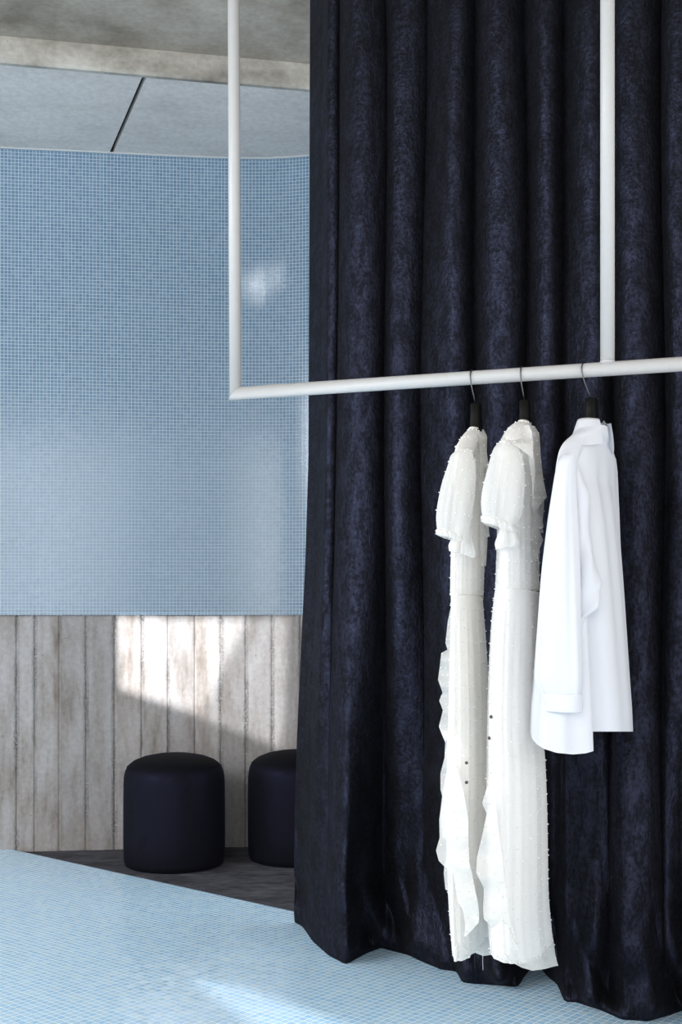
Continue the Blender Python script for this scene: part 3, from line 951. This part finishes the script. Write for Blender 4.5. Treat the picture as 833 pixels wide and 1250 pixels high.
# ---------------- dress in the middle
def dress_middle():
    make_hanger(637.5, 3.5, 489, 522, 0.0, 0.10, 'black hanger with steel hook holding the middle white dress')
    g = Garment(637.5, 634, 0.0)
    root = thing('dress', 'white dotted wrap dress hanging between the other dress and the shirt, its hem lowest', 'dress', bar_pt(637.5) + Vector((0, 0, -1.55)), 'dotted dresses on the rail')
    d = M['cool_dress']; sh = M['cool_sheer']
    nr, nt_ = 110, 144
    rows = [(517, 633, 648, 0.042), (521, 627, 652, 0.080), (530, 619, 656, 0.12), (545, 612, 658, 0.16), (565, 609, 659, 0.172), (610, 609, 659, 0.168), (660, 608.5, 659, 0.160), (720, 606.5, 658.5, 0.150)]
    v, f, nn = garment_tube(g, rows, nr, nt_, 0.0, pleats([(9, 0.1, 0.0025, 540, 640), (23, 1.7, 0.0015, 560, 640)]))
    add_tufts(v, f, grid_tufts(v, nn, nr, nt_, 7, 6))
    link_mesh('bodice', v, f, d, root)
    rows = [(719, 606.5, 658.5, 0.151), (735, 604, 659.5, 0.158), (780, 600.5, 660, 0.17), (850, 598, 660, 0.18), (890, 597.5, 661.5, 0.186), (930, 597, 665, 0.19), (1000, 597, 667.5, 0.2), (1066, 597, 668.5, 0.21), (1101, 597, 669.5, 0.215), (1140, 599, 673, 0.22), (1150, 600, 674, 0.22)]
    nr = 190
    v, f, nn = garment_tube(g, rows, nr, nt_, 0.0, pleats([(6, 2.2, 0.006, 720, 900), (15, 0.6, 0.0028, 722, 800), (27, 0.3, 0.0012, 722, 760)]), tilt=0.15)
    add_tufts(v, f, grid_tufts(v, nn, nr, nt_, 6, 6))
    link_mesh('skirt', v, f, d, root)
    v, f, nn = garment_tube(g, [(720, 606, 659, 0.152), (721, 606, 659, 0.152)], 1, 60, 0.0)
    wire_part('waist_seam', v[:60] + v[:1], 0.0014, d, root)
    # near puff sleeve
    fs_ = pleats([(5, 1.2, 0.007, 545, 600), (11, 0.3, 0.004, 545, 620)])
    rows = [(540, 609, 628, 0.022), (548, 603, 634, 0.040), (560, 599, 638, 0.052), (580, 595, 639, 0.064), (605, 591, 637, 0.070), (622, 590, 634, 0.066), (633, 591, 629, 0.056), (639, 592, 627, 0.050), (645, 589, 630, 0.058)]
    v, f, nn = garment_tube(g, rows, 60, 80, 0.175, fs_)
    for i, p in enumerate(v):
        y = i // 80
        p.z -= 0.60 * max(0, (y / 60 - 0.40)) * ((p - g.axis).dot(g.r) + 0.05)
    add_tufts(v, f, grid_tufts(v, nn, 60, 80, 7, 6))
    link_mesh('sleeve', v, f, sh, root)
    rows = [(640, 592, 627, 0.050), (646, 588.5, 630, 0.062), (652, 591, 628, 0.056)]
    v, f, nn = garment_tube(g, rows, 8, 120, 0.175, pleats([(17, 0, 0.005, 640, 647), (9, 1, 0.003, 640, 647)]))
    for i, p in enumerate(v): p.z -= 0.60 * 0.60 * ((p - g.axis).dot(g.r) + 0.05) - 0.014
    link_mesh('cuff_frill', v, f, sh, root)
    rows = [(632, 613, 630, 0.03), (652, 610, 631, 0.036), (663, 608, 633, 0.043), (669, 609.5, 631, 0.043)]
    v, f, nn = garment_tube(g, rows, 24, 60, 0.165, pleats([(7, 1.5, 0.010, 632, 660), (13, 0.8, 0.008, 648, 664)]), tilt=-0.1)
    link_mesh('sleeve_lining', v, f, sh, root)
    rows = [(545, 640, 657, 0.025), (570, 640, 661, 0.045), (620, 642, 662, 0.055), (640, 642, 660, 0.045), (650, 641, 661, 0.05)]
    v, f, nn = garment_tube(g, rows, 40, 60, -0.18, fs_)
    add_tufts(v, f, grid_tufts(v, nn, 40, 60, 7, 6))
    link_mesh('sleeve', v, f, sh, root)
    # flounce lying over the near shoulder
    rows = [(519, 630, 646, 0.06, 0.085), (528, 617, 650, 0.10, 0.10), (536, 613, 650.5, 0.15, 0.12), (541, 624, 650.8, 0.205, 0.14), (548, 636, 651, 0.20, 0.15), (556, 646, 651, 0.185, 0.16), (560, 650, 651, 0.175, 0.17)]
    rows = [(r[0], r[1], r[2], r[3] + 0.012, r[4] + 0.012) for r in rows]
    v, f = strip(g, rows, 60, 10, 0.004, 2)
    link_mesh('shoulder_flounce', v, f, d, root)
    # ruffles down the right side of the bodice
    rows = [(520, 650, 653, 0.02, -0.02), (530, 650, 659, 0.04, -0.02), (548, 649, 660, 0.06, 0.0), (578, 650, 662, 0.08, 0.0), (592, 651, 665, 0.08, 0.02), (607, 651, 668, 0.09, 0.03), (615, 651, 661, 0.09, 0.04), (624, 651, 654, 0.09, 0.06), (632, 652, 662, 0.07, 0.03), (644, 652, 664, 0.07, 0.02), (646, 652, 658, 0.07, 0.03), (659, 651, 663.6, 0.06, 0.02), (668, 651, 660, 0.06, 0.02), (677, 651, 657, 0.05, 0.03), (700, 651, 658.5, 0.04, 0.02)]
    v, f = strip(g, rows, 120, 6, 0.012, 6)
    link_mesh('front_ruffle', v, f, sh, root)
    rows = [(548, 644, 651, 0.17, 0.16), (575, 648, 654, 0.17, 0.15), (590, 650, 652, 0.165, 0.155), (620, 650, 651, 0.16, 0.155)]
    v, f = strip(g, rows, 50, 6, 0.006, 2)
    link_mesh('inner_ruffle', v, f, sh, root)
    v, f, nn = garment_tube(g, [(516.5, 633.5, 648, 0.043), (520, 628, 652, 0.078)], 2, 60, 0.0)
    wire_part('neck_band', v[:60] + v[:1], 0.0030, d, root)
    # ruffle opening down the left of the skirt
    pts = [(960, 595), (980, 589), (986, 591), (993, 594.5), (1019, 589), (1047, 582.6), (1066, 581.5), (1084, 591), (1110, 590), (1122, 591), (1129, 598), (1144, 615), (1153, 631)]
    rows = [(y, interp(y, [960, 1122, 1153], [603, 622, 633]), x, 0.205, 0.19) for y, x in pts]
    rows = [(r[0], r[1], r[2], r[3] + 0.012, r[4] + 0.006) for r in rows]
    v, f = strip(g, rows, 160, 10, 0.014, 4)
    link_mesh('skirt_ruffle', v, f, sh, root)
    rows = [(1126, 618, 599, 0.215, 0.19), (1144, 626, 600, 0.215, 0.185), (1159, 634, 600, 0.215, 0.18), (1160, 634, 612, 0.215, 0.19)]
    v, f = strip(g, rows, 40, 8, 0.006, 2)
    link_mesh('under_ruffle', v, f, sh, root)
    rows = [(1146, 600, 673.5, 0.220), (1156, 601, 676, 0.224), (1164, 602, 679.5, 0.227)]
    v, f, nn = garment_tube(g, rows, 12, 160, 0.0, pleats([(6, 2.2, 0.008, 700, 900), (11, 1, 0.006, 1140, 1170)]), tilt=0.15)
    fit_hem(g, v, 12, 160, [(596, 1159), (606, 1162), (617, 1166), (624, 1174), (637, 1181), (650, 1185), (665, 1183), (680, 1179)])
    add_tufts(v, f, grid_tufts(v, nn, 12, 160, 4, 8))
    link_mesh('hem_band', v, f, sh, root)
    for px, py in ((600.3, 875), (598, 901)):
        disc_button(root, g.pt(px, py, 0.165), (g.H - g.B * 0.6).normalized())

# ---------------- shirt
def shirt():
    YAW = -0.26
    make_hanger(714.5, 8.0, 487, 516, YAW, 0.08, 'black hanger with steel hook holding the white shirt')
    g = Garment(714.5, 722, YAW)
    root = thing('shirt', 'plain white long-sleeved shirt hanging rightmost on the rail, shorter than the dresses', 'shirt', bar_pt(714.5) + Vector((0, 0, -0.9)))
    m = M['shirt']
    n_th, nr = 180, 150
    # section angle: 0 = near shoulder, 90 = right (front), 180 = far shoulder, 270 = left (back)
    def crease(th, y):
        v = 0.0
        w = smooth((y - 540) / 60)
        for c, wd, amp in ((1.05, 0.10, -0.030), (0.55, 0.16, -0.008), (1.45, 0.18, 0.006), (2.0, 0.3, 0.004), (5.2, 0.2, 0.006), (5.8, 0.2, -0.005)):
            dth = (th - c + math.pi) % (2 * math.pi) - math.pi
            v += amp * w * math.exp(-(dth / wd) ** 2)
        v += 0.0016 * math.sin(13 * th + 0.004 * y) * w
        return v
    rows = [(521, 706, 742, 0.055), (530, 703, 744.5, 0.085), (540, 698, 747, 0.13), (550, 692, 749.5, 0.165), (562, 687, 751.5, 0.185), (585, 681, 753, 0.192), (650, 671.5, 756.5, 0.195), (720, 664, 761, 0.2), (780, 659, 764.5, 0.203), (830, 655, 767.5, 0.205), (870, 651, 770, 0.207), (897, 650, 771, 0.207)]
    v, f, nn = garment_tube(g, rows, nr, n_th, 0.0, crease)
    # curved shirt-tail hem: long at the near side, short towards the far side
    def hem_side(th, px):
        t = (th + math.pi) % (2 * math.pi) - math.pi
        if -1.9 < t < 1.04:
            return interp(px, [647, 650, 656, 664, 680, 700, 716, 731], [893, 902, 909, 914, 919, 921, 919.5, 915])
        return 893.0
    fit_hem(g, v, nr, n_th, None, 0.6, hem_side)
    link_mesh('body', v, f, m, root)
    # collar: band and turned-down leaf
    bm_v, bm_f = [], []
    n = 72
    prof = [(0.050, 0.026, 0.000), (0.047, 0.026, 0.024), (0.047, 0.027, 0.033), (0.051, 0.030, 0.037), (0.056, 0.032, 0.031), (0.070, 0.036, 0.010), (0.094, 0.042, -0.022), (0.112, 0.045, -0.040)]
    ctr = g.pt(722, 531, 0.0)
    for a, b_, dz in prof:
        for j in range(n + 1):
            th = math.pi / 2 + 0.30 + (2 * math.pi - 0.60) * j / n
            tip0 = math.exp(-((j / n) / 0.07) ** 2); tip1 = math.exp(-((1 - j / n) / 0.08) ** 2)
            leaf = smooth((0.03 - dz) / 0.05)
            k = 1 - (0.42 * tip0 + 0.30 * tip1) * leaf
            bm_v.append(ctr + g.H * (a * k * math.cos(th)) + g.B * (b_ * k * math.sin(th)) + Vector((0, 0, dz + 0.012 * tip1 * leaf + 0.050 * tip0 * leaf)) + g.B * ((0.024 * tip0 + 0.010 * tip1) * leaf))
    for i in range(len(prof) - 1):
        for j in range(n):
            a0 = i * (n + 1) + j
            bm_f.append((a0, a0 + 1, a0 + n + 2, a0 + n + 1))
    link_mesh('collar', bm_v, bm_f, m, root)
    # near sleeve
    def sl(th, y):
        w = smooth((y - 560) / 80)
        return w * (0.0022 * math.sin(5 * th + 0.01 * y) + 0.0012 * math.sin(11 * th + 2))
    rows = [(556, 687, 702, 0.012), (562, 683.5, 703, 0.022), (575, 679.5, 703.5, 0.030), (610, 674.5, 704, 0.036), (650, 669.5, 706, 0.040), (700, 664, 708, 0.042), (760, 659.5, 709.5, 0.040), (815, 655.5, 711, 0.036), (832, 655.5, 710.5, 0.034), (848, 663, 709, 0.030)]
    v, f, nn = garment_tube(g, rows, 110, 64, 0.21, sl, power=0.8)
    rows2 = [(566, 697, 706, 0.014), (585, 699, 713, 0.020), (604, 699, 719.5, 0.024), (640, 700, 719, 0.022), (668, 701, 722, 0.024), (690, 702, 728, 0.028), (712, 703, 733, 0.030), (722, 704, 731, 0.028), (742, 704, 731, 0.028), (749, 704, 724, 0.024), (756, 704, 716, 0.020), (790, 704, 713.5, 0.016), (812, 704, 710, 0.010)]
    def crumple(th, y):
        return 0.003 * math.sin(3 * th + y * 0.09) * smooth((y - 640) / 40) * (1 - smooth((y - 760) / 30))
    v2, f2, _ = garment_tube(g, rows2, 130, 48, 0.18, crumple, power=0.9)
    b0 = len(v)
    v += v2; f += [tuple(q + b0 for q in ff) for ff in f2]
    link_mesh('sleeve', v, f, m, root)
    rows = [(846.5, 663, 709.5, 0.032), (847.5, 662.5, 710, 0.034), (858, 665.5, 709.8, 0.034), (867.5, 668, 709.5, 0.033), (868.5, 668.5, 709.2, 0.031)]
    v, f, nn = garment_tube(g, rows, 24, 64, 0.21, None, power=0.7)
    link_mesh('cuff', v, f, m, root)
    # far sleeve hangs behind the body
    rows = [(560, 738, 752, 0.014), (580, 737, 754, 0.028), (650, 737, 757, 0.036), (740, 738, 761, 0.038), (800, 739, 763, 0.034), (830, 740, 763, 0.03)]
    v, f, nn = garment_tube(g, rows, 80, 48, -0.22, sl, power=0.8)
    link_mesh('sleeve', v, f, m, root)
    # placket edge along the front opening
    pl = [(536, 736), (560, 737), (600, 736.5), (660, 736), (740, 737), (820, 738.5), (880, 735.5)]

dress_left()
dress_middle()
shirt()

# ------------------------------------------------------------------ light
w = bpy.data.worlds.new('World'); bpy.context.scene.world = w
w.use_nodes = True
bg = w.node_tree.nodes['Background']
bg.inputs[0].default_value = (0.98, 0.99, 1.0, 1)
bg.inputs[1].default_value = 1.15

def area(name, loc, target, sx, sy, power, col=(1, 1, 1)):
    l = bpy.data.lights.new(name, 'AREA'); l.shape = 'RECTANGLE'; l.size = sx; l.size_y = sy; l.energy = power; l.color = col
    o = bpy.data.objects.new(name, l); C.objects.link(o); o.location = loc
    o.rotation_euler = (Vector(target) - Vector(loc)).to_track_quat('-Z', 'Y').to_euler()
    return o
area('shopfront_window_light', (-1.6, -2.6, 2.0), (0.0, 3.8, 1.1), 2.4, 2.4, 40, (1.0, 0.99, 0.97))
area('added_side_fill', (-4.3, 0.8, 2.9), (-0.3, 2.4, 0.2), 2.6, 1.6, 100, (0.95, 0.98, 1.0))  # added soft light from high left to brighten the floor

def ceiling_lamp(loc, power, label, aim):
    loc = Vector(loc)
    root = thing('ceiling_spotlight', label, 'spotlight', loc, 'ceiling spotlights')
    bm = bmesh.new()
    tube_bm(bm, [loc + Vector((0, 0, 0.02)), loc + Vector((0, 0, 0.03)), Vector((loc.x, loc.y, NEAR_Z))], [0.03, 0.05, 0.05], 24)
    link_bm('housing', bm, M['rail'], root)
    l = bpy.data.lights.new('spot_lamp', 'SPOT'); l.energy = power; l.spot_size = math.radians(7); l.spot_blend = 1.0; l.shadow_soft_size = 0.025
    o = bpy.data.objects.new('spot_lamp', l); C.objects.link(o); o.location = loc - Vector((0, 0, 0.05))
    o.rotation_euler = (aim - o.location).to_track_quat('-Z', 'Y').to_euler()
def wall_pt(px, py):
    s = s_of_px(px); p = wall_at(s)
    return Vector((p.x, p.y, CAM_Z - (py - HY) / F * p.y))

def mirrored_in_wall(px, py, z):
    """where a ceiling lamp hangs if the tiles mirror it at px, py"""
    sw = s_of_px(px); p = wall_at(sw); b_ = wall_at(sw, 1.0)
    W = Vector((p.x, p.y, CAM_Z - (py - HY) / F * p.y))
    n_ = (p - b_).normalized()
    r_ = (W - Vector((0, 0, CAM_Z))).normalized().reflect(n_)
    return W + r_ * ((z - W.z) / r_.z)
ceiling_lamp(mirrored_in_wall(316, 349, 3.25) + Vector((0, 0, 0.05)), 4.5, 'white ceiling spotlight above the mosaic floor, mirrored brightest in the tiles', wall_pt(316, 349))
ceiling_lamp(mirrored_in_wall(338, 339, 3.25) + Vector((0, 0, 0.05)), 1.8, 'white ceiling spotlight beside the brighter one, mirrored faintly in the tiles', wall_pt(338, 339))

def added_masked_spot(name, src, poly, power, frac, radius, label, col=(1, 1, 1)):
    """added unseen lamp; a plate with a polygonal opening cuts its beam to a light patch"""
    src = Vector(src)
    ctr = sum(poly, Vector()) / len(poly)
    l = bpy.data.lights.new(name + '_lamp', 'SPOT'); l.energy = power; l.shadow_soft_size = radius; l.color = col
    ang = max((p - src).angle(ctr - src) for p in poly)
    l.spot_size = min(2 * ang * 1.35 + 0.1, 2.6); l.spot_blend = 0.05
    root = thing(name, label, 'spotlight', src)
    o = bpy.data.objects.new(name + '_lamp', l); C.objects.link(o); o.location = src
    o.rotation_euler = (ctr - src).to_track_quat('-Z', 'Y').to_euler()
    ax = (ctr - src).normalized()
    dist = (ctr - src).length * frac
    inner = []
    for p in poly:
        dirn = (p - src).normalized()
        inner.append(src + dirn * (dist / dirn.dot(ax)))
    ic = src + ax * dist
    bm = bmesh.new()
    vi = [bm.verts.new(p) for p in inner]
    R = dist * math.tan(l.spot_size / 2) * 1.5
    vo = [bm.verts.new(ic + (p - ic).normalized() * R * 1.3) for p in inner]
    for k in range(len(vi)):
        bm.faces.new((vi[k], vi[(k + 1) % len(vi)], vo[(k + 1) % len(vi)], vo[k]))
    sh = link_bm('light_mask', bm, M['black_metal'], root, sm=False)  # plate added only to shape the beam
    mo = sh.modifiers.new('thick', 'SOLIDIFY'); mo.thickness = 0.003
    bm = bmesh.new()
    tube_bm(bm, [src - ax * 0.06, Vector((src.x, src.y, src.z + 0.08)) - ax * 0.06, Vector((src.x - ax.x * 0.06, src.y - ax.y * 0.06, NEAR_Z))], 0.008, 10)
    link_bm('stem', bm, M['black_metal'], root)
    return root

polyA = [wall_pt(143, 754), wall_pt(303, 754), wall_pt(278, 800), wall_pt(255, 850), wall_pt(243, 869), wall_pt(146, 840)]  # outline of the sun patch, imitated by an added masked lamp
added_masked_spot('added_patch_spot', (-2.3, 0.2, 3.2), polyA, 1900, 0.10, 0.0035, 'added unseen lamp with a masking plate, casting the sun patch on the concrete')
polyB = [wall_pt(143, 754), wall_pt(352, 754), wall_pt(345, 915), wall_pt(303, 897), wall_pt(146, 840)]  # weaker, wider part of the sun patch, from a second added lamp
added_masked_spot('added_patch_spot', (-2.75, 0.2, 3.2), polyB, 1150, 0.10, 0.003, 'added unseen lamp with a masking plate, farther left, casting the weaker, wider light patch')
polyC = [floor_pt(226, 1192), floor_pt(285, 1202), floor_pt(345, 1221), floor_pt(440, 1256), floor_pt(500, 1290), floor_pt(400, 1300), floor_pt(310, 1250), floor_pt(265, 1220)]  # bright floor streak, cast by a third added lamp out of view
added_masked_spot('added_patch_spot', (-1.7, -0.6, 3.2), polyC, 420, 0.10, 0.003, 'added unseen lamp with a masking plate, casting the bright streak on the mosaic floor')

# ------------------------------------------------------------------ camera and view
cd = bpy.data.cameras.new('Camera')
cd.sensor_fit = 'VERTICAL'; cd.sensor_height = 36.0; cd.lens = F / 1250 * 36.0
cd.shift_y = (HY - 625) / 1250
cd.clip_start = 0.05
cam = bpy.data.objects.new('Camera', cd); C.objects.link(cam)
cam.location = (0, 0, CAM_Z); cam.rotation_euler = (math.pi / 2, 0, 0)
sc = bpy.context.scene
sc.camera = cam
sc.view_settings.view_transform = 'Standard'
sc.view_settings.look = 'None'
sc.view_settings.exposure = 0.75
sc.view_settings.gamma = 1.0
sc.view_settings.use_curve_mapping = False
sc.cycles.transparent_max_bounces = 24
